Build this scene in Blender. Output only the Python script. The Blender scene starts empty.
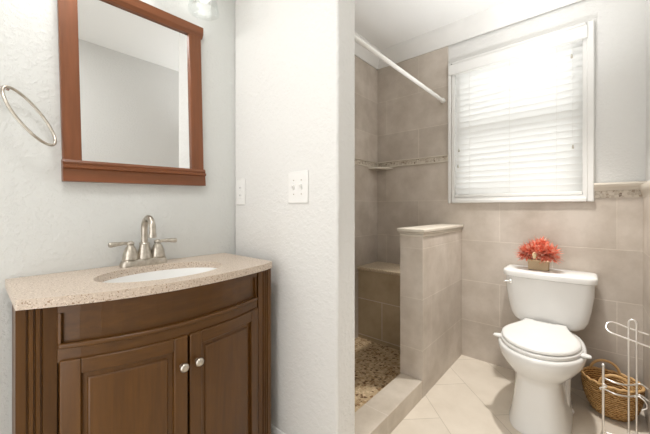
import bpy, bmesh, math, random
from mathutils import Vector, Matrix
PI = math.pi
random.seed(7)
S = bpy.context.scene
C = S.collection

# ------------------------------------------------------------------ camera, world, lights, exposure
cam_d = bpy.data.cameras.new('camera')
cam = bpy.data.objects.new('camera', cam_d); C.objects.link(cam)
cam.location = (0, 0, 1.085)
cam.rotation_euler = (PI/2, 0, math.radians(41.055))
cam_d.sensor_fit = 'HORIZONTAL'; cam_d.sensor_width = 36
cam_d.lens = 36*307.82/650
cam_d.shift_y = -8.74/650
cam_d.clip_start = 0.02
S.camera = cam

w = bpy.data.worlds.new('daylight'); S.world = w; w.use_nodes = True
bg = w.node_tree.nodes['Background']
bg.inputs[0].default_value = (1.0, 0.985, 0.96, 1); bg.inputs[1].default_value = 2.3

def lamp(name, kind, loc, power, color=(1, .95, .88), size=.05, rot=None, size_y=None):
    d = bpy.data.lights.new(name, kind); d.energy = power; d.color = color
    if kind == 'AREA':
        d.shape = 'RECTANGLE'; d.size = size; d.size_y = size_y or size
    else:
        d.shadow_soft_size = size
    o = bpy.data.objects.new(name, d); C.objects.link(o); o.location = loc
    if rot: o.rotation_euler = rot
    return o
def spot(name, loc, power, cone, blend, color, size, rot):
    o = lamp(name, 'SPOT', loc, power, color, size, rot); o.data.spot_size = math.radians(cone); o.data.spot_blend = blend; return o
spot('ceiling_downlight', (-.23, 1.98, 2.372), 108, 70, .6, (1, .97, .93), .045, (math.radians(-8), 0, 0))
lamp('room_fill', 'AREA', (-.50, .05, 2.40), 7.2, (1, .99, .985), .42)  # added soft fill for the vanity side, below an assumed ceiling panel
lamp('ceiling_glow', 'POINT', (-.23, 1.98, 2.37), 2.5, (1, .985, .96), .05)
spot('bounce_fill_far', (-.30, 1.80, 1.25), 32, 105, .8, (.97, .985, 1), .10, (PI, 0, 0))     # added unseen fill, aimed up to bounce off the ceiling

vs = S.view_settings
vs.view_transform = 'Standard'; vs.look = 'None'; vs.exposure = 0.10; vs.gamma = 1; vs.use_curve_mapping = False

# ------------------------------------------------------------------ materials
def lin(c):
    return tuple((v/255/12.92 if v/255 <= .04045 else ((v/255+.055)/1.055)**2.4) for v in c) + (1,)

class NT:
    def __init__(s, name, rough=.5, metal=0., spec=.5):
        s.m = bpy.data.materials.new(name); s.m.use_nodes = True
        s.t = s.m.node_tree; s.b = s.t.nodes['Principled BSDF']
        s.b.inputs['Roughness'].default_value = rough; s.b.inputs['Metallic'].default_value = metal
        s.b.inputs['Specular IOR Level'].default_value = spec
    def n(s, typ, **kw):
        nd = s.t.nodes.new(typ)
        for k, v in kw.items():
            if k in nd.inputs: nd.inputs[k].default_value = v
            else: setattr(nd, k, v)
        return nd
    def l(s, a, b): s.t.links.new(a, b)
    def coords(s): return s.n('ShaderNodeTexCoord').outputs['Object']
    def noise(s, scale, detail=3, vec=None, rough=.5):
        nd = s.n('ShaderNodeTexNoise'); nd.inputs['Scale'].default_value = scale
        nd.inputs['Detail'].default_value = detail; nd.inputs['Roughness'].default_value = rough
        s.l(vec or s.coords(), nd.inputs['Vector']); return nd
    def ramp(s, fac, stops):
        r = s.n('ShaderNodeValToRGB'); e = r.color_ramp.elements
        while len(e) < len(stops): e.new(.5)
        for el, (p, c) in zip(e, stops): el.position = p; el.color = c
        s.l(fac, r.inputs[0]); return r.outputs[0]
    def bump(s, h, strength, dist):
        b = s.n('ShaderNodeBump'); b.inputs['Strength'].default_value = strength; b.inputs['Distance'].default_value = dist
        s.l(h, b.inputs['Height']); s.l(b.outputs[0], s.b.inputs['Normal'])
    def col(s, x):
        if isinstance(x, tuple): s.b.inputs['Base Color'].default_value = x
        else: s.l(x, s.b.inputs['Base Color'])

def plain(name, rgb, rough=.5, metal=0., spec=.5):
    t = NT(name, rough, metal, spec)
    nz = t.noise(9, 2)
    c = lin(rgb); d = tuple(v*.96 for v in c[:3]) + (1,)
    t.col(t.ramp(nz.outputs['Fac'], [(.3, d), (.7, c)]))
    return t.m

def paint(name, rgb, bump=.35, scale=70):
    t = NT(name, .6, 0, .25); t.col(lin(rgb))
    a = t.noise(scale, 4, None, .6)
    r = t.ramp(a.outputs['Fac'], [(.46, (0, 0, 0, 1)), (.62, (1, 1, 1, 1))])
    t.bump(r, bump, .004)
    return t.m

def wood(name, dark, light, axis='z', rough=.35, scale=1.0):
    t = NT(name, rough, 0, .45)
    mp = t.n('ShaderNodeMapping')
    mp.inputs['Scale'].default_value = {'z': (26*scale, 26*scale, 2.2*scale), 'y': (26*scale, 2.2*scale, 26*scale)}[axis]
    t.l(t.coords(), mp.inputs[0])
    a = t.noise(1.6, 5, mp.outputs[0], .6)
    t.col(t.ramp(a.outputs['Fac'], [(.28, lin(dark)), (.72, lin(light))]))
    t.bump(a.outputs['Fac'], .06, .002)
    return t.m

def tile(name, u, v, w_, h_, uo, vo, base, rough=.42, grout=(219, 210, 199), mortar=.003, vary=5, offset=.5, rot=None, dark=13):
    """rectangular stone tiles in running bond; u, v name the object axes that run along and up the course"""
    t = NT(name, rough, 0, .4)
    co = t.coords()
    if rot is not None:
        mp = t.n('ShaderNodeMapping'); mp.inputs['Rotation'].default_value = (0, 0, rot); t.l(co, mp.inputs[0]); src = mp.outputs[0]
    else: src = co
    sp = t.n('ShaderNodeSeparateXYZ'); t.l(src, sp.inputs[0])
    cb = t.n('ShaderNodeCombineXYZ')
    for i, (ax, o) in enumerate(((u, uo), (v, vo))):
        m = t.n('ShaderNodeMath', operation='SUBTRACT'); m.inputs[1].default_value = o
        t.l(sp.outputs['XYZ'.index(ax)], m.inputs[0]); t.l(m.outputs[0], cb.inputs[i])
    br = t.n('ShaderNodeTexBrick'); br.offset = offset; br.squash = 1
    br.inputs['Scale'].default_value = 1; br.inputs['Brick Width'].default_value = w_; br.inputs['Row Height'].default_value = h_
    br.inputs['Mortar Size'].default_value = mortar; br.inputs['Mortar Smooth'].default_value = .2; br.inputs['Bias'].default_value = 0
    b = base
    br.inputs['Color1'].default_value = lin(tuple(x+vary for x in b)); br.inputs['Color2'].default_value = lin(tuple(x-vary for x in b))
    br.inputs['Mortar'].default_value = lin(grout)
    t.l(cb.outputs[0], br.inputs['Vector'])
    nz = t.noise(5.5, 7, co, .62)
    f = t.ramp(nz.outputs['Fac'], [(.3, lin((255-dark*2.3, 255-dark*2.6, 255-dark*3))), (.68, (1, 1, 1, 1))])
    mx = t.n('ShaderNodeMix', data_type='RGBA', blend_type='MULTIPLY'); mx.inputs['Factor'].default_value = 1
    t.l(br.outputs['Color'], mx.inputs[6]); t.l(f, mx.inputs[7]); t.col(mx.outputs[2])
    inv = t.n('ShaderNodeMath', operation='SUBTRACT'); inv.inputs[0].default_value = 1; t.l(br.outputs['Fac'], inv.inputs[1])
    t.bump(inv.outputs[0], .5, .0015)
    return t.m

def mosaic(name, scale, stops, grout, rough=.5, edge=.09):
    t = NT(name, rough, 0, .4); co = t.coords()
    v = t.n('ShaderNodeTexVoronoi'); v.inputs['Scale'].default_value = scale; v.inputs['Randomness'].default_value = .75; t.l(co, v.inputs['Vector'])
    e = t.n('ShaderNodeTexVoronoi', feature='DISTANCE_TO_EDGE'); e.inputs['Scale'].default_value = scale; e.inputs['Randomness'].default_value = .75; t.l(co, e.inputs['Vector'])
    sp = t.n('ShaderNodeSeparateColor'); t.l(v.outputs['Color'], sp.inputs[0])
    c = t.ramp(sp.outputs[0], stops)
    for nd in t.t.nodes:
        if nd.type == 'VALTORGB': nd.color_ramp.interpolation = 'CONSTANT'
    k = t.ramp(e.outputs['Distance'], [(edge*.5, (0, 0, 0, 1)), (edge, (1, 1, 1, 1))])
    mx = t.n('ShaderNodeMix', data_type='RGBA'); t.l(k, mx.inputs['Factor']); mx.inputs[6].default_value = lin(grout); t.l(c, mx.inputs[7])
    t.col(mx.outputs[2]); t.bump(k, .4, .002)
    return t.m

def speckle(name, base, spots):
    t = NT(name, .3, 0, .5)
    c = None
    prev = lin(base)
    for i, (rgb, sc, th) in enumerate(spots):
        nz = t.noise(sc, 2, None, .6)
        k = t.ramp(nz.outputs['Fac'], [(th, (0, 0, 0, 1)), (th+.03, (1, 1, 1, 1))])
        mx = t.n('ShaderNodeMix', data_type='RGBA'); t.l(k, mx.inputs['Factor'])
        if isinstance(prev, tuple): mx.inputs[6].default_value = prev
        else: t.l(prev, mx.inputs[6])
        mx.inputs[7].default_value = lin(rgb); prev = mx.outputs[2]
    t.col(prev); return t.m

M = {}
M['paint_vanity'] = paint('white orange-peel wall paint', (212, 213, 210), .3, 60)
M['paint'] = paint('white wall paint', (222, 221, 218), .25, 80)
M['paint_part'] = paint('white knockdown wall paint', (224, 223, 220), .3, 50)
M['ceiling'] = paint('flat ceiling paint', (242, 242, 240), .12, 90)
M['trim'] = plain('white gloss trim', (233, 232, 229), .3)
TB = (207, 197, 186)
M['tile_far'] = tile('beige wall tile far', 'X', 'Z', .585, .2925, .101, 1.1455, TB)
M['tile_side'] = tile('beige wall tile side', 'Y', 'Z', .585, .2925, 2.385-.14, 1.1455, TB)
M['tile_pony'] = tile('beige half-wall tile', 'Y', 'Z', .585, .2925, 2.121, .853, TB)
M['tile_ponyfront'] = tile('beige half-wall end tile', 'X', 'Z', 2.0, .2925, -2.2, .853, TB)
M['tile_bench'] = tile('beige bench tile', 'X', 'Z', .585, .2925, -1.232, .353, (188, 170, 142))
M['tile_curb'] = tile('curb tile', 'Y', 'Z', .40, 2.0, 1.50, -.9, (206, 196, 182))
M['floor'] = tile('beige floor tile', 'Y', 'X', .585, .2925, -1.5487*-1+.0, .7047, (222, 212, 197), .38, (196, 186, 170), .0022, 3, .5, -PI/4, 6)
M['pebble'] = mosaic('brown pebble mosaic', 58, [(0, lin((196, 172, 138))), (.32, lin((214, 192, 158))), (.55, lin((176, 146, 108))), (.72, lin((112, 80, 50))), (.88, lin((150, 116, 80)))], (190, 168, 136), .45)
M['listello'] = mosaic('stone chip listello', 75, [(0, lin((190, 178, 162))), (.45, lin((210, 200, 186))), (.8, lin((168, 152, 134))), (.93, lin((130, 112, 94)))], (205, 196, 182), .4)
M['stone'] = plain('cream stone cap', (212, 203, 189), .35)
M['counter'] = speckle('beige speckled solid surface', (202, 186, 170), [((218, 204, 188), 150, .57), ((156, 130, 106), 190, .60), ((112, 88, 70), 240, .66)])
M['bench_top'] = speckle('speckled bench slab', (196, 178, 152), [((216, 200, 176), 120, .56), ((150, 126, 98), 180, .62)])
M['cab'] = wood('brown stained cabinet wood', (78, 48, 14), (100, 64, 21), 'z')
M['cab_y'] = wood('brown stained cabinet rail wood', (76, 47, 14), (98, 63, 21), 'y')
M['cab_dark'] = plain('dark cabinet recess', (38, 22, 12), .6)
M['frame_z'] = wood('red brown mirror frame wood', (106, 62, 34), (130, 77, 45), 'z')
M['frame_y'] = wood('red brown mirror rail wood', (104, 61, 34), (128, 76, 45), 'y')
t = NT('mirror silvering', .01, 1.0); t.col((.86, .87, .87, 1)); M['mirror'] = t.m
t = NT('brushed nickel', .28, 1.0); t.col(t.ramp(t.noise(60, 2).outputs['Fac'], [(.3, lin((176, 168, 156))), (.7, lin((206, 199, 188)))])); M['nickel'] = t.m
t = NT('chrome', .09, 1.0); t.col((.84, .84, .83, 1)); M['chrome'] = t.m
t = NT('satin chrome', .3, 1.0); t.col((.92, .9, .87, 1)); M['satin'] = t.m
M['porcelain'] = plain('white porcelain', (236, 235, 232), .12)
M['plastic'] = plain('white plastic', (236, 235, 232), .25)
M['basin'] = plain('white sink glaze', (240, 240, 238), .12)
M['rod'] = plain('white enamelled rod', (238, 236, 232), .25)
M['slot'] = plain('dark slot', (60, 58, 55), .5)
t = NT('clear thin glass', .03, 0, .5); t.col((.95, .95, .95, 1)); t.b.inputs['Metallic'].default_value = 1
lw = t.n('ShaderNodeLayerWeight'); lw.inputs[0].default_value = .25; tb = t.n('ShaderNodeBsdfTransparent'); tb.inputs[0].default_value = (.97, .98, .98, 1)
ms = t.n('ShaderNodeMixShader'); t.l(t.ramp(lw.outputs['Facing'], [(.1, (.05, .05, .05, 1)), (.95, (.6, .6, .6, 1))]), ms.inputs[0]); t.l(tb.outputs[0], ms.inputs[1]); t.l(t.b.outputs[0], ms.inputs[2]); t.l(ms.outputs[0], t.t.nodes['Material Output'].inputs[0]); M['glass'] = t.m
def emis(name, col, s):
    t = NT(name, .4); t.col((.9, .9, .9, 1)); t.b.inputs['Emission Color'].default_value = col; t.b.inputs['Emission Strength'].default_value = s; return t.m
M['bulb'] = emis('lit bulb glass', (1, .96, .9, 1), 3)
M['lens'] = emis('lit lamp lens', (1, .96, .9, 1), 3)
# window blind: white vinyl that lets daylight through
t = NT('white vinyl slat', .45); t.col(lin((244, 244, 243)))
tr = t.n('ShaderNodeBsdfTranslucent'); tr.inputs[0].default_value = (.95, .95, .94, 1)
ms = t.n('ShaderNodeMixShader'); ms.inputs[0].default_value = .58
t.l(t.b.outputs[0], ms.inputs[1]); t.l(tr.outputs[0], ms.inputs[2]); t.l(ms.outputs[0], t.t.nodes['Material Output'].inputs[0]); M['slat'] = t.m
# wicker
t = NT('golden woven wicker', .5, 0, .3); co = t.coords()
wv = t.n('ShaderNodeTexWave', wave_type='BANDS', bands_direction='Z'); wv.inputs['Scale'].default_value = 30; wv.inputs['Distortion'].default_value = 3.5; wv.inputs['Detail'].default_value = 2; wv.inputs['Detail Scale'].default_value = 3
t.l(co, wv.inputs[0]); nz = t.noise(45, 3, co)
ad = t.n('ShaderNodeMath', operation='MULTIPLY'); t.l(wv.outputs['Fac'], ad.inputs[0]); t.l(nz.outputs['Fac'], ad.inputs[1])
t.col(t.ramp(ad.outputs[0], [(.05, lin((130, 88, 44))), (.22, lin((196, 148, 86))), (.5, lin((226, 186, 128)))])); t.bump(wv.outputs['Fac'], .8, .006); M['wicker'] = t.m
M['wicker_plain'] = plain('pale bent cane', (206, 166, 112), .45)
t = NT('burlap', .8, 0, .1); co = t.coords(); wv = t.n('ShaderNodeTexWave', bands_direction='Z'); wv.inputs['Scale'].default_value = 90; wv.inputs['Distortion'].default_value = 1; t.l(co, wv.inputs[0])
t.col(t.ramp(wv.outputs['Fac'], [(0, lin((182, 158, 126))), (1, lin((214, 194, 162)))])); M['burlap'] = t.m
t = NT('coral petals', .55, 0, .25); nz = t.noise(55, 2)
t.col(t.ramp(nz.outputs['Fac'], [(.3, lin((214, 94, 70))), (.5, lin((240, 146, 120))), (.66, lin((252, 208, 186)))])); M['petal'] = t.m
M['cream'] = plain('cream ribbon', (226, 208, 168), .6)

# ------------------------------------------------------------------ mesh helpers (all in world coordinates)
def BM(): return bmesh.new()
def add_box(bm, x0, x1, y0, y1, z0, z1):
    v = [bm.verts.new((x, y, z)) for x in (x0, x1) for y in (y0, y1) for z in (z0, z1)]
    for f in ((0, 1, 3, 2), (4, 6, 7, 5), (0, 4, 5, 1), (2, 3, 7, 6), (0, 2, 6, 4), (1, 5, 7, 3)):
        bm.faces.new([v[i] for i in f])
    return bm
def box(*a): return add_box(BM(), *a)
def add_loft(bm, rings, cap0=True, cap1=True, closed=True):
    R = [[bm.verts.new(p) for p in r] for r in rings]
    n = len(R[0])
    for a, b in zip(R, R[1:]):
        for i in range(n if closed else n-1):
            j = (i+1) % n
            bm.faces.new((a[i], a[j], b[j], b[i]))
    if cap0: bm.faces.new(list(reversed(R[0])))
    if cap1: bm.faces.new(R[-1])
    return bm
def add_tube(bm, pts, r, n=12, closed=False, caps=True):
    pts = [Vector(p) for p in pts]; N = len(pts); rs = r if isinstance(r, (list, tuple)) else [r]*N
    tang = []
    for i in range(N):
        if closed: d = pts[(i+1) % N]-pts[i-1]
        else: d = pts[min(i+1, N-1)]-pts[max(i-1, 0)]
        tang.append(d.normalized())
    up = Vector((0, 0, 1)) if abs(tang[0].z) < .9 else Vector((1, 0, 0))
    u = tang[0].cross(up).normalized(); rings = []
    for i in range(N):
        u = (u - tang[i]*u.dot(tang[i])).normalized(); v = tang[i].cross(u)
        rings.append([pts[i]+(u*math.cos(2*PI*k/n)+v*math.sin(2*PI*k/n))*rs[i] for k in range(n)])
    if closed:
        rings.append(rings[0]); add_loft(bm, rings, False, False); bmesh.ops.remove_doubles(bm, verts=bm.verts, dist=1e-6)
    else: add_loft(bm, rings, caps, caps)
    return bm
def tube(*a, **k): return add_tube(BM(), *a, **k)
def add_lathe(bm, c, prof, n=24, axis='z', sx=1, sy=1):
    c = Vector(c); rings = []
    for r, h in prof:
        ring = []
        for k in range(n):
            a = 2*PI*k/n; p, q = r*math.cos(a)*sx, r*math.sin(a)*sy
            ring.append(c + (Vector((p, q, h)) if axis == 'z' else Vector((h, p, q)) if axis == 'x' else Vector((q, h, p))))
        rings.append(ring)
    add_loft(bm, rings); return bm
def lathe(*a, **k): return add_lathe(BM(), *a, **k)
def add_prism(bm, prof, axis, a, b):
    """extrude a closed 2D profile along an axis; profile is in the two other axes in xyz order"""
    def P(p, t): return {'x': (t, p[0], p[1]), 'y': (p[0], t, p[1]), 'z': (p[0], p[1], t)}[axis]
    add_loft(bm, [[P(p, a) for p in prof], [P(p, b) for p in prof]]); return bm
def prism(*a): return add_prism(BM(), *a)
def smooth_path(pts, n=8):
    pts = [Vector(p) for p in pts]; out = []
    for i in range(len(pts)-1):
        p0, p1, p2, p3 = pts[max(i-1, 0)], pts[i], pts[i+1], pts[min(i+2, len(pts)-1)]
        for k in range(n):
            t_ = k/n
            out.append(.5*((2*p1)+(p2-p0)*t_+(2*p0-5*p1+4*p2-p3)*t_*t_+(3*p1-p0-3*p2+p3)*t_**3))
    out.append(pts[-1]); return out

def obj(name, bm, mat, parent=None, smooth=0, bevel=0, base=None, seg=2, sub=0, label=None):
    bmesh.ops.recalc_face_normals(bm, faces=bm.faces)
    off = Vector((0, 0, 0))
    if parent is not None:
        p = parent
        while p: off += p.location; p = p.parent
    own = Vector(base) - off if base is not None else Vector((0, 0, 0))
    bmesh.ops.translate(bm, verts=bm.verts, vec=-(off+own))
    me = bpy.data.meshes.new(name); bm.to_mesh(me); bm.free()
    me.materials.append(M[mat])
    o = bpy.data.objects.new(name, me); C.objects.link(o); o.location = own
    if parent is not None: o.parent = parent
    if bevel:
        b = o.modifiers.new('bevel', 'BEVEL'); b.width = bevel; b.segments = seg; b.limit_method = 'ANGLE'; b.angle_limit = math.radians(40)
        b.harden_normals = False
    if sub:
        s = o.modifiers.new('sub', 'SUBSURF'); s.levels = sub; s.render_levels = sub
    if smooth or bevel or sub:
        ang = math.radians(smooth if smooth else 40)
        me.polygons.foreach_set('use_smooth', [True]*len(me.polygons))
        me.set_sharp_from_angle(angle=ang if not sub else PI)
    if label: o['label'] = label
    return o
def thing(name, label, cat, loc, group=None):
    o = bpy.data.objects.new(name, None); C.objects.link(o); o.location = loc; o.empty_display_size = .05
    return tag(o, label, cat, group)
def tag(o, label, cat, group=None):
    o['label'] = label; o['category'] = cat
    if group: o['group'] = group
    return o
def struct(name, bm, mat, parent=None, **k):
    o = obj(name, bm, mat, parent, **k)
    if parent is None: o['kind'] = 'structure'
    return o

# ------------------------------------------------------------------ setting
XL, XR, YF, H = -1.454, .203, 2.385, 2.44      # left wall, right tile face, far tile face, ceiling
YP0, YP1, XP = .928, 1.050, -.7445              # stub partition between vanity and shower
YB = -.80
T = .012                                       # tile thickness
WX0, WX1, WZ0, WZ1 = -.79, -.04, 1.158, 2.145  # window opening

struct('floor', box(XL-.1, XR+.15, YB-.1, YF+.15, -.08, 0), 'floor')
struct('ceiling', box(XL-.1, XR+.15, YB-.1, YF+.15, H, H+.08), 'ceiling')
wl = struct('wall_left', box(XL-.1, XL, YB-.1, YP0+.02, 0, H), 'paint_vanity')
ws = struct('wall_shower', box(XL-.1, XL, YP0+.02, YF+.15, 0, H), 'tile_side')
struct('wall_partition', box(XL, XP, YP0, YP1, 0, H), 'paint_part', bevel=.012, seg=3)
# far wall around the window opening: tiled left of and below it, painted right of and above it
bm = BM()
YW = YF+.11
add_box(bm, XL, -.835, YF, YW, 0, H)
add_box(bm, -.835, WX0, YF, YW, 0, WZ1)
add_box(bm, WX0, WX1, YF, YW, 0, WZ0)
add_box(bm, WX1, XR+.15, YF, YW, 0, 1.145)
wf = struct('wall_far', bm, 'tile_far')
bm = BM()
add_box(bm, -.835, XR+.15, YF+T, YW, WZ1, H)
add_box(bm, WX1, XR+.15, YF+T, YW, 1.145, WZ1)
obj('painted_wall', bm, 'paint', wf)
wr = struct('wall_right', box(XR+T, XR+.12, YB-.1, YF+.11, 0, H), 'paint')
obj('tile_cladding', box(XR, XR+T, 1.20, YF, 0, 1.145), 'tile_side', wr)
bm = BM()                                       # back wall with the doorway the light comes through
add_box(bm, XL, -1.2, YB-.1, YB, 0, H); add_box(bm, -.05, XR+T, YB-.1, YB, 0, H); add_box(bm, -1.2, -.05, YB-.1, YB, 2.05, H)
struct('wall_back', bm, 'paint')

# crown moulding
def crown(kind):
    pr = [(0, 0), (.012, 0), (.016, .02), (.034, .045), (.058, .074), (.074, .09), (.08, .118), (0, .118)]
    return pr
zc = H-.118
bm = BM(); add_prism(bm, [(YF-d, zc+z) for d, z in crown(0)], 'x', XL, XR+T)
struct('trim_1', bm, 'trim', smooth=35)
bm = BM(); add_prism(bm, [(XL+d, zc+z) for d, z in crown(0)], 'y', YP1, YF)
struct('trim_2', bm, 'trim', smooth=35)
# listello band in the shower: chip strip between two pencil liners
for nm, ax, a, b in (('trim_3', 'x', XL, -.829), ('trim_4', 'y', YP1, YF)):
    def P(d, z0, z1):
        return [(YF-d, z0), (YF, z0), (YF, z1), (YF-d, z1)] if ax == 'x' else [(XL+d, z0), (XL, z0), (XL, z1), (XL+d, z1)]
    s_ = struct(nm, prism(P(.004, 1.449, 1.483), ax, a, b), 'listello')
    obj('pencil_liner', prism(P(.011, 1.483, 1.494), ax, a, b), 'stone', s_, bevel=.004)
    obj('pencil_liner', prism(P(.011, 1.438, 1.449), ax, a, b), 'stone', s_, bevel=.004)
# wainscot cap and mosaic right of the window, and along the right wall
capp = [(0, 0), (.012, .0), (.016, .012), (.026, .02), (.03, .034), (.026, .044), (0, .046)]
s_ = struct('trim_5', prism([(YF+T-.012-d, 1.186+z) for d, z in capp], 'x', .003, XR+T), 'stone', smooth=35)
obj('mosaic_strip', box(.003, XR+.005, YF-.004, YF+T, 1.145, 1.187), 'listello', s_)
s_ = struct('trim_6', prism([(XR+T-.006-d*.6, 1.145+z*1.5) for d, z in capp]+[(XR+T, 1.214), (XR+T, 1.145)], 'y', 1.20, YF), 'stone', smooth=35)
# baseboards
bbp = [(0, 0), (.012, 0), (.012, .05), (.008, .062), (.005, .068), (0, .07)]
struct('baseboard_partition', prism([(YP0-d, z) for d, z in bbp], 'x', -1.45, -.76), 'trim')
struct('baseboard_left', prism([(XL+d, z) for d, z in bbp], 'y', YB, .07), 'trim')
# half wall of the shower
PX0, PX1, PY0 = -.873, -.735, 1.692
wp = struct('wall_pony', box(PX0, PX1-.0, PY0+.001, YF, 0, .922), 'tile_pony')
obj('end_tile', box(PX0-.001, PX1+.001, PY0, PY0+.012, .10, .922), 'tile_ponyfront', wp)
bm = BM()
for z0, z1, d in ((.918, .935, .004), (.935, .945, .010), (.945, .966, .016)):
    add_box(bm, PX0-d, PX1+d, PY0-d, YF, z0, z1)
obj('cap', bm, 'stone', wp, bevel=.005)
# curb
wc = struct('trim_7', box(-.868, PX1, YP1, PY0, 0, .10), 'tile_curb', bevel=.003)
# shower pan
struct('floor_shower', box(XL, -.868, YP1, YF, 0, .03), 'pebble')
# built-in bench
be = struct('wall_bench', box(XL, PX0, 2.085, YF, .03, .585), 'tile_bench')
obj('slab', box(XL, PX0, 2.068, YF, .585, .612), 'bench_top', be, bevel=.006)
# corner shelf
bm = BM(); add_prism(bm, [(XL, YF), (XL, YF-.15), (XL+.06, YF-.13), (XL+.13, YF-.055), (XL+.15, YF)], 'z', 1.422, 1.4375)
tag(obj('corner_shelf', bm, 'stone', None, bevel=.003, base=(XL+.05, YF-.05, 1.422)), 'small beige stone shelf in the shower corner under the patterned band', 'shelf')

# ------------------------------------------------------------------ window
wn = struct('window_1', BM(), 'trim'); 
bm = BM()
y0 = YF-.012
add_box(bm, -.830, -.808, y0-.006, YF+.02, 1.123, 2.18); add_box(bm, -.028, .006, y0-.006, YF+.02, 1.123, 2.18)
add_box(bm, -.803, -.028, y0-.006, YF+.02, 1.123, 1.15); add_box(bm, -.803, -.028, y0-.006, YF+.02, 2.158, 2.18)
obj('window_casing', bm, 'trim', wn, bevel=.006)
bm = BM()
for a in ((-.803, -.785, YF-.008, YW, 1.15, 2.158), (-.046, -.028, YF-.008, YW, 1.15, 2.158), (-.785, -.046, YF-.008, YW, 1.15, 1.163), (-.785, -.046, YF-.008, YW, 2.14, 2.158)): add_box(bm, *a)
obj('jamb', bm, 'trim', wn)
bm = BM(); ys = YF+.085
for a in ((-.785, -.745, ys-.015, ys+.02, 1.163, 2.14), (-.086, -.046, ys-.015, ys+.02, 1.163, 2.14), (-.745, -.086, ys-.015, ys+.02, 1.163, 1.21), (-.745, -.086, ys-.015, ys+.02, 2.095, 2.14), (-.745, -.086, ys-.015, ys+.02, 1.635, 1.69)): add_box(bm, *a)
obj('sash', bm, 'trim', wn)
obj('pane', box(-.75, -.08, ys, ys+.004, 1.20, 1.64), 'glass', wn)
obj('pane', box(-.75, -.08, ys+.008, ys+.012, 1.685, 2.10), 'glass', wn)
# blind
bl = thing('window_blind', 'white slatted blind lowered and closed over the bathroom window', 'blind', (-.415, YF+.03, 1.17))
obj('valance', box(-.826, -.022, YF-.026, YF-.013, 2.082, 2.160), 'trim', bl, bevel=.006)
BX0, BX1, yb = -.783, -.048, YF+.022
obj('headrail', box(BX0, BX1, YF-.010, YF+.05, 2.085, 2.136), 'trim', bl)
tilt = math.radians(-66); nsl = 22; z0 = 1.212; dz = (2.075-z0)/(nsl-1)
for i in range(nsl):
    z = z0+dz*i; wd = .0235; ct, st = math.cos(tilt), math.sin(tilt)
    prof = []
    for k in range(5):
        s = -1+k*.5; cv = .003*(1-s*s)
        prof.append((yb+s*wd*ct-cv*st, z+s*wd*st+cv*ct*-1))
    prof2 = [(p[0]+.002*st, p[1]-.002*ct) for p in reversed(prof)]
    obj('slat', prism(prof+prof2, 'x', BX0, BX1), 'slat', bl)
obj('bottom_rail', box(BX0, BX1, yb-.022, yb+.022, 1.166, 1.186), 'trim', bl, bevel=.004)
for x in (-.68, -.425, -.17):
    obj('ladder_cord', tube([(x, yb-.024, 1.18), (x, yb-.024, 2.09)], .0012, 6), 'trim', bl)
for x, z in ((-.097, 2.013), (-.092, 1.466), (-.751, 1.525), (-.758, 1.409)):
    c_ = obj('pull_cord', tube([(x, yb-.03, z), (x, yb-.03, 2.09)], .001, 6), 'trim', bl)
    obj('tassel', lathe((x, yb-.03, z-.022), [(.0055, 0), (.006, .003), (.0045, .016), (.002, .024)], 10), 'nickel', c_)

# ------------------------------------------------------------------ vanity cabinet
VY0, VY1, VC = .088, .856, .471
def arc(y, b=.058, e=-1.072):                      # plan of the bowed front
    t_ = (y-VC)/.325; return e+b*(1-t_*t_)-(.040*t_*t_ if t_ < 0 else 0)
def add_arc_box(bm, y0, y1, z0, z1, out, back, n=14, f=arc):
    A, B = [], []
    rings = []
    for i in range(n+1):
        y = y0+(y1-y0)*i/n; x = f(y)
        rings.append([(x+out, y, z0), (x+out, y, z1), (x+back, y, z1), (x+back, y, z0)])
    add_loft(bm, rings); return bm
def arc_box(*a, **k): return add_arc_box(BM(), *a, **k)
van = thing('vanity_cabinet', 'brown wooden bow-front bathroom vanity cabinet with two doors under the speckled countertop', 'cabinet', (-1.25, VC, 0))
ZT = .826
bm = BM()
add_box(bm, XL+.003, -1.14, VY0, VY0+.018, .0, ZT); add_box(bm, XL+.003, -1.10, VY1-.018, VY1, .0, ZT)
add_box(bm, XL+.003, XL+.012, VY0, VY1, .0, ZT); add_box(bm, XL+.003, -1.14, VY0, VY1, .09, .108)
obj('carcass', bm, 'cab', van)
# face frame: fluted pilasters, rails
for s, (a, b) in ((-1, (.0735, .155)), (1, (.797, .864))):
    bm = BM(); x0, x1, g = (-1.16, -1.115, .006) if s < 0 else (-1.115, -1.068, .006)
    gc = [.0955, .1095, .123] if s < 0 else [.822, .833, .844]
    prof = [(x0, a), (x1, a)]
    for c in gc: prof += [(x1, c-.0028), (x1-g, c-.001), (x1-g, c+.001), (x1, c+.0028)]
    prof += [(x1, b), (x0, b)]
    add_prism(bm, prof, 'z', 0, ZT)
    obj('pilaster', bm, 'cab', van)
obj('top_rail', arc_box(.155, .794, .797, ZT, 0, -.03), 'cab_y', van)
fr = obj('false_drawer_front', arc_box(.155, .794, .70, .80, -.012, -.03), 'cab_y', van)
for a, b in ((.155, .163), (.785, .794)): obj('side_moulding', arc_box(a, b, .70, .797, -.002, -.014, 3), 'cab', fr, bevel=.003)
obj('bead_moulding', arc_box(.155, .794, .697, .712, .006, -.02), 'cab_y', fr, bevel=.005)
obj('middle_rail', arc_box(.155, .794, .66, .699, 0, -.03), 'cab_y', van)
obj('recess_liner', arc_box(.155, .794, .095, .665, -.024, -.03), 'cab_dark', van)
obj('bottom_rail', arc_box(.155, .794, .06, .095, 0, -.03), 'cab_y', van)
obj('toe_kick', box(-1.13, -1.115, VY0+.05, VY1-.05, 0, .07), 'cab_dark', van)
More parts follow.
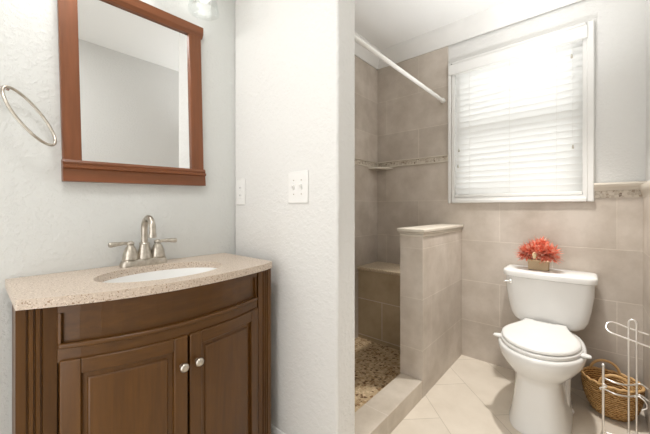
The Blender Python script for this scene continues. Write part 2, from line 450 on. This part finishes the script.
for (a, b, ky) in ((.158, .467, .447), (.475, .790, .497)):
    dr = obj('door', arc_box(a, b, .10, .667, -.002, -.022), 'cab', van, base=(-1.07, a, .10))
    st_ = .042
    for c0, c1 in ((a, a+st_), (b-st_, b)): obj('stile', arc_box(c0, c1, .10, .667, .010, -.010, 4), 'cab', dr, bevel=.003)
    for c0, c1 in ((.625, .667), (.10, .145)): obj('rail', arc_box(a+st_, b-st_, c0, c1, .009, -.010, 8), 'cab_y', dr, bevel=.003)
    # moulded step, then the raised field
    obj('raised_panel', arc_box(a+st_+.014, b-st_-.014, .160, .611, .003, -.012), 'cab', dr, bevel=.006)
    kx = arc(ky)+.010
    obj('knob', lathe((kx, ky, .575), [(.007, 0), (.0055, .006), (.0055, .011), (.012, .015), (.0145, .020), (.0135, .025), (.008, .0285), (.001, .029)], 20, 'x'), 'nickel', dr, smooth=50, base=(kx, ky, .575), label='round brushed nickel knob')

# countertop with an oval cut for the sink
ct = thing('countertop', 'beige speckled vanity countertop with a bowed front edge and oval sink opening', 'countertop', (-1.25, VC, ZT))
CZ0, CZ1 = .8265, .853
def cfront(y): t_ = (y-VC)/.396; return -1.047+.060*(1-t_*t_)-(.050*(t_*t_) if t_ < 0 else 0)
outer = [(XL+.002, .078), ]
rc = .022
pts = []
for k in range(7):
    a = PI/2*k/6; pts.append((cfront(.078)-.006+.006*math.sin(a), .072+.006-.006*math.cos(a)))
for k in range(1, 24):
    y = .082+(.844-.082)*k/24; pts.append((cfront(y), y))
for k in range(7):
    a = PI/2*k/6; pts.append((cfront(.866)-rc+rc*math.cos(a), .866-rc+rc*math.sin(a)))
outer = [(XL+.002, .072)]+pts+[(XL+.002, .866)]
SX, SY, SAX, SAY = -1.205, .476, .150, .218
ell = [(SX+SAX*math.cos(2*PI*k/48), SY+SAY*math.sin(2*PI*k/48)) for k in range(48)]
bm = BM()
def loop(P):
    v = [bm.verts.new((x, y, CZ1)) for x, y in P]
    return [bm.edges.new((v[i], v[(i+1) % len(v)])) for i in range(len(v))]
es = loop(outer)+loop(ell)
bmesh.ops.triangle_fill(bm, use_beauty=True, use_dissolve=False, edges=es)
r_ = bmesh.ops.extrude_face_region(bm, geom=list(bm.faces))
bmesh.ops.translate(bm, verts=[g for g in r_['geom'] if isinstance(g, bmesh.types.BMVert)], vec=(0, 0, CZ0-CZ1))
obj('slab', bm, 'counter', ct, bevel=.005, seg=3)
rings = []
for k, (s, z) in enumerate(((1.03, .829), (.99, .8265), (.985, .82), (.95, .79), (.86, .75), (.68, .715), (.42, .700), (.12, .696))):
    rings.append([(SX+SAX*s*math.cos(2*PI*i/48), SY+SAY*s*math.sin(2*PI*i/48), z) for i in range(48)])
bm = BM(); add_loft(bm, rings, False, True)
bk = obj('sink_basin', bm, 'basin', ct, smooth=60)
so = bk.modifiers.new('solid', 'SOLIDIFY'); so.thickness = .008; so.offset = -1
obj('drain', lathe((SX, SY, .697), [(.021, 0), (.022, .003), (.016, .0035), (.004, .002)], 20), 'nickel', ct, smooth=40)

# faucet
FX, FY = -1.395, .468
fa = thing('faucet', 'brushed nickel two-handle faucet with arched spout behind the sink', 'faucet', (FX, FY, CZ1))
rings = []
def stad(hx, hy, z, n=32):
    o_ = []
    for k in range(n):
        a = 2*PI*k/n; c_, s_ = math.cos(a), math.sin(a)
        o_.append((FX+hx*math.copysign(abs(c_)**.6, c_), FY+hy*math.copysign(abs(s_)**.55, s_), z))
    return o_
bm = BM(); add_loft(bm, [stad(.031, .087, CZ1), stad(.031, .087, CZ1+.010), stad(.028, .083, CZ1+.020), stad(.026, .080, CZ1+.026), stad(.023, .077, CZ1+.028)])
obj('base_plate', bm, 'nickel', fa, smooth=45)
for s in (-1, 1):
    y = FY+s*.051; z = CZ1+.027
    hd = obj('handle', lathe((FX, y, z), [(.029, 0), (.0295, .004), (.028, .010), (.0245, .030), (.018, .046), (.0125, .054), (.0115, .058), (.0145, .062), (.0135, .068), (.007, .073), (.001, .074)], 24), 'nickel', fa, smooth=45)
    pth = [(FX, y, z+.064), (FX+.002, y+s*.02, z+.066), (FX+.006, y+s*.045, z+.066), (FX+.01, y+s*.075, z+.064)]
    obj('lever', tube(smooth_path(pth, 4), [.006]*3+[.0065]*3+[.0078]*3+[.0095]*2+[.010, .0085], 12), 'nickel', hd, smooth=50)
obj('spout_base', lathe((FX, FY, CZ1+.027), [(.030, 0), (.030, .005), (.028, .011), (.023, .032), (.019, .05), (.018, .058), (.020, .06), (.018, .064), (.013, .066)], 24), 'nickel', fa, smooth=45)
pth = [(FX, FY, CZ1+.085)]
for k in range(15):
    a = PI*1.0-PI*1.05*k/14; R = .043
    pth.append((FX+R+R*math.cos(a), FY, CZ1+.15+R*math.sin(a)))
pth.append((pth[-1][0]+.000, FY, pth[-1][2]-.012))
obj('spout', tube(pth, [.0125]*4+[.012]*12+[.0125], 16), 'nickel', fa, smooth=50)
e_ = Vector(pth[-1])
obj('aerator', lathe((e_.x, e_.y, e_.z-.016), [(.0125, 0), (.0145, .002), (.0145, .012), (.0135, .014), (.0135, .02)], 20), 'nickel', fa, smooth=40)
obj('lift_rod', lathe((FX-.026, FY, CZ1+.02), [(.003, 0), (.003, .06), (.006, .064), (.006, .072), (.003, .076)], 10), 'nickel', fa, smooth=50)

# ------------------------------------------------------------------ mirror
MIRROR_TILT = math.radians(1.3)
mi = thing('wall_mirror', 'rectangular mirror in a red-brown wooden frame on the vanity wall', 'mirror', (XL, .478, 1.19))
MY0, MY1, MZ0, MZ1 = .216, .744, 1.188, 1.948
obj('mirror_glass', box(XL+.002, XL+.012, MY0+.03, MY1-.03, MZ0+.03, MZ1-.03), 'mirror', mi)
obj('frame_stile', box(XL+.002, XL+.026, MY0, MY0+.055, MZ0+.06, MZ1-.04), 'frame_z', mi, bevel=.003)
obj('frame_stile', box(XL+.002, XL+.026, MY1-.058, MY1, MZ0+.06, MZ1-.04), 'frame_z', mi, bevel=.003)
bt = [(XL+.002, MZ0), (XL+.034, MZ0), (XL+.031, MZ0+.045), (XL+.040, MZ0+.05), (XL+.040, MZ0+.058), (XL+.032, MZ0+.062), (XL+.034, MZ0+.070), (XL+.026, MZ0+.079), (XL+.002, MZ0+.079)]
obj('bottom_rail', prism(bt, 'y', MY0-.002, MY1+.004), 'frame_y', mi)
tp = [(XL+.002, MZ1), (XL+.036, MZ1), (XL+.034, MZ1-.032), (XL+.028, MZ1-.042), (XL+.024, MZ1-.048), (XL+.002, MZ1-.048)]
obj('top_rail', prism(tp, 'y', MY0-.006, MY1+.008), 'frame_y', mi)

mi.rotation_euler.x = MIRROR_TILT
# ------------------------------------------------------------------ vanity light above the mirror
vl = thing('vanity_light', 'wall light with clear glass shades and lit bulbs above the mirror', 'light', (XL, .474, 2.13))
obj('back_plate', box(XL+.001, XL+.025, .21, .74, 2.13, 2.21), 'nickel', vl, bevel=.006)
LX = -1.372
for y in (.235, .474, .713):
    ar = obj('arm', tube(smooth_path([(XL+.02, y, 2.17), (XL+.06, y, 2.195), (LX, y, 2.185), (LX, y, 2.16)], 6), .008, 10), 'nickel', vl, smooth=50)
    obj('socket', lathe((LX, y, 2.11), [(.02, 0), (.024, .01), (.024, .05), (.012, .06)], 20), 'nickel', ar, smooth=40)
    pr = [(.024, .135), (.036, .128), (.05, .10), (.058, .06), (.063, .03), (.070, 0)]
    rings = [[(LX+r*math.cos(2*PI*k/32), y+r*math.sin(2*PI*k/32), 2.003+h) for k in range(32)] for r, h in pr]
    bm = BM(); add_loft(bm, rings, False, False)
    g_ = obj('glass_shade', bm, 'glass', ar, smooth=60); so = g_.modifiers.new('solid', 'SOLIDIFY'); so.thickness = .0025
    obj('bulb', lathe((LX, y, 2.05), [(.002, 0), (.016, .004), (.026, .016), (.030, .034), (.027, .054), (.016, .078), (.013, .092)], 24), 'bulb', ar, smooth=60)
    lp = lamp('bulb_light', 'POINT', (LX, y, 2.03), 4.6 if y < .3 else .10, (1, .98, .96), .03)

# towel ring
tr_ = thing('towel_ring', 'chrome towel ring on the wall left of the mirror', 'towel ring', (-1.42, .06, 1.47))
A = Vector((-1.395, .070, 1.468)); B = Vector((-1.395, .183, 1.302)); cen = (A+B)/2; D = (B-A)/2
V = (cen-Vector((0, 0, 1.085))).normalized(); R = D.length
U = (V-D.normalized()*V.dot(D.normalized())).normalized(); N = D.normalized().cross(U); a_ = math.radians(17)
U2 = (U*.36+N*.30)*R
obj('ring', tube([cen+D*math.cos(2*PI*k/48)+U2*math.sin(2*PI*k/48) for k in range(48)], .0048, 10, closed=True), 'nickel', tr_, smooth=60)
obj('post', tube([(XL+.001, .035, 1.475), (XL+.03, .05, 1.472), (-1.400, .075, 1.466)], [.011, .009, .008], 14), 'chrome', tr_, smooth=50)
obj('wall_flange', lathe((XL+.001, .035, 1.475), [(.026, 0), (.026, .006), (.018, .012), (.008, .014)], 24, 'x'), 'chrome', tr_, smooth=40)

# wall plates
def plate(name, label, cat, x0, x1, z0, z1, kind):
    y = YP0
    t_ = thing(name, label, cat, ((x0+x1)/2, y, (z0+z1)/2))
    bm = BM(); add_box(bm, x0, x1, y-.006, y-.0005, z0, z1); obj('cover_plate', bm, 'plastic', t_, bevel=.003)
    zc_ = (z0+z1)/2
    if kind == 'switch':
        for xs in (x0+(x1-x0)*.31, x0+(x1-x0)*.69):
            tg = BM(); add_prism(tg, [(y-.006, zc_-.012), (y-.006, zc_+.012), (y-.018, zc_+.010), (y-.018, zc_+.004)], 'x', xs-.005, xs+.005)
            obj('toggle', tg, 'plastic', t_, bevel=.001)
            for dz_ in (-.03, .03): obj('screw', lathe((xs, y-.0065, zc_+dz_), [(.003, -.001), (.003, .001)], 10, 'y'), 'nickel', t_)
    else:
        xs = (x0+x1)/2
        for dz_ in (-.02, .02):
            rc_ = obj('receptacle', box(xs-.014, xs+.014, y-.0075, y-.005, zc_+dz_-.014, zc_+dz_+.014), 'plastic', t_, bevel=.002)
            for dx in (-.006, .006): obj('slot', box(xs+dx-.001, xs+dx+.001, y-.0078, y-.0072, zc_+dz_-.003, zc_+dz_+.006), 'slot', rc_)
    return t_
plate('light_switch', 'white double toggle light switch on the white partition wall', 'light switch', -1.022, -.898, 1.107, 1.245, 'switch')
plate('wall_outlet', 'white single wall outlet plate in the corner above the vanity', 'outlet', -1.425, -1.352, 1.103, 1.238, 'outlet')

# shower curtain rod
rd = thing('curtain_rod', 'white shower curtain rod running from the partition to the tiled window wall', 'curtain rod', (-.87, 1.7, 1.911))
obj('rod', tube([(-.87, YP1+.001, 1.911), (-.87, YF-.001, 1.911)], .0125, 20), 'rod', rd, smooth=50)
for y0_, d in ((YP1+.0005, 1), (YF-.0005, -1)):
    obj('end_cap', tube([(-.87, y0_, 1.911), (-.87, y0_+d*.02, 1.911), (-.87, y0_+d*.024, 1.911)], [.019, .018, .014], 20), 'rod', rd, smooth=40)

# drain in the shower floor
tag(obj('floor_drain', lathe((-1.18, 1.53, .0301), [(.05, 0), (.05, .003), (.044, .004), (.01, .0035)], 28), 'slot', None, smooth=30, base=(-1.18, 1.53, .03)), 'round dark drain in the pebble shower floor', 'drain')

# ------------------------------------------------------------------ toilet
TX = -.208
to = thing('toilet', 'white two-piece toilet with closed lid below the window', 'toilet', (TX, 2.05, 0))
def egg(z, yf, yb, hw, yc, n=48, e=1.0, eb=1.0):
    o_ = []
    for k in range(n):
        a = 2*PI*k/n; c_, s_ = math.cos(a), math.sin(a); ex = e if c_ > 0 else eb
        x = hw*math.copysign(abs(s_)**ex, s_)
        y = yc-(yc-yf)*abs(c_)**ex if c_ > 0 else yc+(yb-yc)*abs(c_)**ex
        o_.append((TX+x, y, z))
    return o_
bm = BM()
add_loft(bm, [egg(0, 1.74, 2.30, .130, 1.98, e=.62, eb=.6), egg(.012, 1.74, 2.30, .130, 1.98, e=.62, eb=.6), egg(.03, 1.748, 2.295, .123, 1.98, e=.62, eb=.6),
    egg(.10, 1.757, 2.29, .112, 1.98, e=.62, eb=.6), egg(.17, 1.764, 2.29, .104, 1.98, e=.62, eb=.6), egg(.235, 1.766, 2.29, .099, 1.97, e=.66, eb=.65), egg(.258, 1.757, 2.29, .107, 1.96, e=.75, eb=.7), egg(.275, 1.740, 2.29, .130, 1.955, e=.85, eb=.7),
    egg(.30, 1.718, 2.29, .155, 1.95, e=.95, eb=.75), egg(.33, 1.700, 2.285, .176, 1.94, eb=.8), egg(.355, 1.691, 2.28, .184, 1.94, eb=.8), egg(.375, 1.689, 2.27, .186, 1.935, eb=.8), egg(.385, 1.692, 2.27, .184, 1.935, eb=.8), egg(.391, 1.70, 2.26, .176, 1.935, eb=.8)])
for s in (-1, 1):
    add_tube(bm, smooth_path([(TX+s*.07, 2.20, .25), (TX+s*.075, 2.08, .20), (TX+s*.075, 2.0, .12), (TX+s*.075, 2.05, .06), (TX+s*.07, 2.2, .05)], 6), .046, 14)
obj('bowl', bm, 'porcelain', to, smooth=60)
obj('bolt_cap', lathe((TX+.118, 2.08, .01), [(.016, 0), (.016, .008), (.012, .016), (.003, .019)], 16), 'plastic', to, smooth=60)
obj('bolt_cap', lathe((TX-.118, 2.08, .01), [(.016, 0), (.016, .008), (.012, .016), (.003, .019)], 16), 'plastic', to, smooth=60)
def seat_out(z, g, n=28):
    yf, yb, yc, hw, hb = 1.712-g, 2.155+g*.3, 1.925, .166+g, .100+g*.5
    L = []
    for k in range(n+1):
        a = PI/2*k/n; L.append((hw*math.sin(a), yc-(yc-yf)*math.cos(a)))
    for k in range(1, n//2+1):
        t_ = k/(n//2); sm = t_*t_*(3-2*t_)
        L.append((hw+(hb-hw)*(.75*sm+.25*t_*t_), yc+(yb-yc)*t_))
    return [(TX+x, y, z) for x, y in L]+[(TX-x, y, z) for x, y in reversed(L[1:])]
bm = BM(); add_loft(bm, [seat_out(.392, .004), seat_out(.395, .007), seat_out(.407, .007), seat_out(.410, .004)])
se = obj('seat', bm, 'plastic', to, smooth=50)
bm = BM(); add_loft(bm, [seat_out(.4135, -.002), seat_out(.417, .002), seat_out(.426, .001), seat_out(.431, -.006), seat_out(.4335, -.02)])
obj('seat_lid', bm, 'plastic', to, smooth=50)
for s in (-1, 1):
    obj('hinge', tube([(TX+s*.075-.022, 2.165, .418), (TX+s*.075+.022, 2.165, .418)], .013, 14), 'plastic', to, smooth=50)
    x0 = TX+s*.160; x1 = TX+s*.203
    bm = BM(); add_loft(bm, [[(x0, 1.855, .393), (x0, 1.90, .393), (x0, 1.90, .405), (x0, 1.855, .405)], [(x0+s*.028, 1.86, .392), (x0+s*.028, 1.895, .392), (x0+s*.028, 1.895, .403), (x0+s*.028, 1.86, .403)], [(x1, 1.866, .394), (x1, 1.889, .394), (x1, 1.889, .401), (x1, 1.866, .401)]])
    obj('lift_tab', bm, 'plastic', se, bevel=.003, label='white lift tab sticking out of the seat side')
def rrect(z, hw, yf, yb, r=.04, bow=0., n=8):
    o_ = []
    for cx_, cy_, a0 in ((hw-r, yb-r*.5, 0), (-(hw-r), yb-r*.5, 90), (-(hw-r), yf+r, 180), (hw-r, yf+r, 270)):
        for k in range(n+1):
            a = math.radians(a0+90*k/n); ry = r*.5 if a0 < 180 else r
            x = cx_+r*math.cos(a); y = cy_+ry*math.sin(a)
            o_.append((x, y, z))
    # add points along the front so that it can bow
    front = [(-(hw-r)+(2*(hw-r))*k/10, yf, z) for k in range(1, 10)]
    i = 3*(n+1); o_ = o_[:i]+front+o_[i:]
    return [(TX+x, y-(bow*(1-(x/hw)**2) if y < (yf+yb)/2 else 0), z) for x, y, z in o_]
TX0, TX = TX, -.204
bm = BM(); yb_ = 2.368
add_loft(bm, [rrect(.388, .12, 2.225, yb_-.03, .03), rrect(.398, .148, 2.205, yb_-.012, .04, .004), rrect(.418, .172, 2.195, yb_-.004, .05, .008), rrect(.45, .186, 2.19, yb_, .05, .012), rrect(.52, .200, 2.185, yb_, .05, .015), rrect(.60, .210, 2.18, yb_, .05, .017), rrect(.672, .212, 2.178, yb_, .05, .018)])
tk = obj('tank', bm, 'porcelain', to, smooth=50)
bm = BM(); add_loft(bm, [rrect(.671, .217, 2.172, yb_+.006, .05, .018), rrect(.674, .223, 2.166, yb_+.008, .05, .018), rrect(.699, .225, 2.164, yb_+.008, .05, .018), rrect(.708, .221, 2.168, yb_+.005, .05, .018), rrect(.712, .211, 2.178, yb_-.004, .05, .018)])
obj('tank_lid', bm, 'porcelain', to, smooth=50)
TX = TX0
lv = obj('flush_lever', lathe((TX-.175, 2.172, .64), [(.012, 0), (.012, -.006), (.006, -.008)], 16, 'y'), 'chrome', to, smooth=40)
obj('lever_arm', tube([(TX-.175, 2.162, .64), (TX-.19, 2.158, .641), (TX-.207, 2.160, .637)], [.005, .006, .007], 10), 'chrome', lv, smooth=50)

# flowers on the tank
fp = thing('flower_pot', 'burlap pot of coral red artificial flowers on the toilet tank', 'flower pot', (-.255, 2.275, .712))
fx, fy, fz = -.250, 2.268, .7125
def sq(z, h): return [(fx+sx*h*1.25, fy+sy*h*.8, z) for sx, sy in ((-1, -1), (0, -1.06), (1, -1), (1.04, 0), (1, 1), (0, 1.06), (-1, 1), (-1.04, 0))]
bm = BM(); add_loft(bm, [sq(fz, .040), sq(fz+.03, .041), sq(fz+.056, .043)])
obj('pot', bm, 'burlap', fp, bevel=.004)
bm = BM(); add_loft(bm, [sq(fz+.053, .045), sq(fz+.062, .046)]); obj('rim_band', bm, 'cream', fp, bevel=.002)
for cx_, cy_, cz_, r_, n_ in ((-.055, -.022, .096, .072, 130), (.056, -.030, .096, .074, 130), (.0, .008, .130, .076, 130), (-.005, -.054, .108, .052, 80), (-.032, -.03, .118, .062, 100), (.034, -.034, .116, .062, 100)):
    bm = BM(); c0 = Vector((fx+cx_, fy+cy_, fz+cz_))
    for i in range(n_):
        u_ = (i+.5)/n_; ph = i*2.39996; zz = 1-1.75*u_; rr = math.sqrt(max(0, 1-zz*zz))
        d = Vector((rr*math.cos(ph), rr*math.sin(ph), zz)); d = (d+Vector((random.uniform(-.15, .15),)*3)).normalized()
        s = d.cross(Vector((.3, .2, 1))).normalized(); nn = s.cross(d); L = r_*random.uniform(.8, 1.12)
        wds = random.uniform(.0050, .0085)
        base_ = c0+d*.008
        a1, a2 = base_+s*.002, base_-s*.002
        m_ = c0+d*L*.6; b1, b2 = m_+s*wds, m_-s*wds
        mid = m_-nn*.003; tip = c0+d*L+nn*random.uniform(-.006, .010)
        v = [bm.verts.new(p) for p in (a1, b1, tip, b2, a2, mid)]
        bm.faces.new((v[0], v[1], v[5])); bm.faces.new((v[1], v[2], v[5])); bm.faces.new((v[2], v[3], v[5])); bm.faces.new((v[3], v[4], v[5])); bm.faces.new((v[4], v[0], v[5]))
    add_lathe(bm, c0, [(.002, -.012), (.012, -.006), (.014, .002), (.009, .010), (.002, .013)], 10)
    obj('bloom', bm, 'petal', fp)
bm = BM(); add_lathe(bm, (fx-.012, fy-.085, fz+.095), [(.004, -.02), (.010, -.012), (.012, .002), (.008, .014), (.002, .018)], 10)
obj('bow_knot', bm, 'cream', fp, smooth=60)

# ------------------------------------------------------------------ wicker basket
BXc, BYc = .072, 2.215
bk_ = thing('wicker_basket', 'oval golden wicker basket on the floor right of the toilet', 'basket', (BXc, BYc, 0))
rb = math.radians(-16)
def bpt(a, ax, ay, z):
    x, y = ax*math.cos(a), ay*math.sin(a)
    return (BXc+x*math.cos(rb)-y*math.sin(rb), BYc+x*math.sin(rb)+y*math.cos(rb), z)
def ringb(ax, ay, z, n=72, j=0):
    return [bpt(2*PI*k/n, ax+.0022*math.sin(k*PI/2+j*PI), ay+.0022*math.sin(k*PI/2+j*PI), z) for k in range(n)]
rings = []
NR = 22
for j in range(NR+1):
    t_ = j/NR; g = math.sin(t_*PI*.55)**.6 if t_ > 0 else 0
    rings.append(ringb(.068+.055*g, .056+.052*g, .004+.178*t_, j=j))
inn = [ringb(.115-.0 if j == 0 else .068+.047*max(0, 1-j/10), .100 if j == 0 else .056+.044*max(0, 1-j/10), .182-.0168*j, j=j) for j in range(11)]
bm = BM(); add_loft(bm, rings+inn, True, True)
obj('woven_body', bm, 'wicker', bk_, smooth=70)
obj('rim', tube([bpt(2*PI*k/60, .120, .106, .184+.003*math.sin(k*2)) for k in range(60)], .0065, 10, closed=True), 'wicker_plain', bk_, smooth=60)
for a in (118, 292):
    p0 = Vector(bpt(math.radians(a-32), .118, .104, .18)); p1 = Vector(bpt(math.radians(a+32), .118, .104, .18))
    mid = (p0+p1)/2; pt = []
    for k in range(17):
        q = PI*k/16; pt.append(mid+(p0-mid)*math.cos(q)+Vector((0, 0, .062))*math.sin(q))
    obj('handle', tube(pt, .0068, 10), 'wicker_plain', bk_, smooth=60)

# ------------------------------------------------------------------ chrome toilet paper stand
RY = 1.90
tp_ = thing('toilet_paper_stand', 'freestanding chrome wire toilet paper stand in front of the basket', 'toilet paper stand', (.11, RY, 0))
wr_ = .0037
base = [(.034, 1.86, .02), (.034, 1.98, .02), (.178, 1.98, .02), (.178, 1.86, .02)]
obj('base_frame', tube([Vector(base[i]).lerp(Vector(base[(i+1) % 4]), k/6) for i in range(4) for k in range(6)], wr_, 8, closed=True), 'satin', tp_, smooth=60)
for p in base:
    obj('foot', lathe((p[0], p[1], 0), [(.007, 0), (.008, .004), (.005, .016), (.002, .022)], 12), 'satin', tp_, smooth=50)
px0, px1, py = .120, .145, 1.93
pts = [(px0, py, .02), (px0, py, .56)]
for k in range(13):
    q = PI-PI*k/12; pts.append(((px0+px1)/2+(px1-px0)/2*math.cos(q), py, .575+.014*math.sin(q)))
pts += [(px1, py, .56), (px1, py, .02)]
obj('upright', tube(pts, wr_, 8), 'satin', tp_, smooth=60)
arm = smooth_path([(.185, 1.95, .530), (.12, 1.95, .544), (.075, 1.95, .557), (.052, 1.94, .553), (.045, 1.925, .540), (.048, 1.91, .530), (.062, 1.90, .522), (.11, 1.90, .510), (.185, 1.90, .492)], 6)
obj('roll_arm', tube(arm, wr_, 8), 'satin', tp_, smooth=60)
obj('front_post', tube([(.035, 1.90, .02), (.035, 1.90, .362)], .005, 10), 'satin', tp_, smooth=60)
obj('finial', lathe((.035, 1.90, .36), [(.005, 0), (.0065, .003), (.0065, .008), (.003, .013)], 12), 'satin', tp_, smooth=60)
for z in (.31, .26):
    obj('reserve_hoop', tube(smooth_path([(.035, 1.90, z), (.075, 1.885, z-.003), (.115, 1.90, z-.005), (.145, 1.93, z-.003), (.16, 1.935, z), (.18, 1.90, z)], 6), .0036, 8), 'satin', tp_, smooth=60)
obj('scroll', tube([(.035+.0, 1.90, .285)]+[(.035+.012*math.sin(k*.7), 1.897, .285-.004*k) for k in range(9)], .003, 8), 'satin', tp_, smooth=60)
obj('scroll', tube(smooth_path([(.137, 1.925, .25), (.15, 1.915, .262), (.17, 1.91, .25), (.175, 1.91, .225), (.160, 1.91, .21)], 5), .003, 8), 'satin', tp_, smooth=60)

# ceiling light (above the frame)
cl = thing('ceiling_light', 'small round ceiling light above the toilet', 'light', (-.23, 1.98, H))
obj('rim', lathe((-.23, 1.98, H-.02), [(.10, .019), (.105, .012), (.10, .0), (.085, .0)], 36), 'trim', cl, smooth=40)
obj('lens', lathe((-.23, 1.98, H-.05), [(.002, 0), (.04, .003), (.07, .012), (.085, .031)], 36), 'lens', cl, smooth=60)

# assumed square panel, added as the body of the vanity-side fill (above the frame)
rl = thing('added_fill_panel', 'added square frosted ceiling panel for fill light in front of the vanity', 'light', (-.50, .05, H))
obj('frame', box(-.74, -.26, -.19, .29, H-.03, H-.001), 'trim', rl, bevel=.006)
obj('lens', box(-.72, -.28, -.17, .27, H-.036, H-.029), 'lens', rl, bevel=.003)
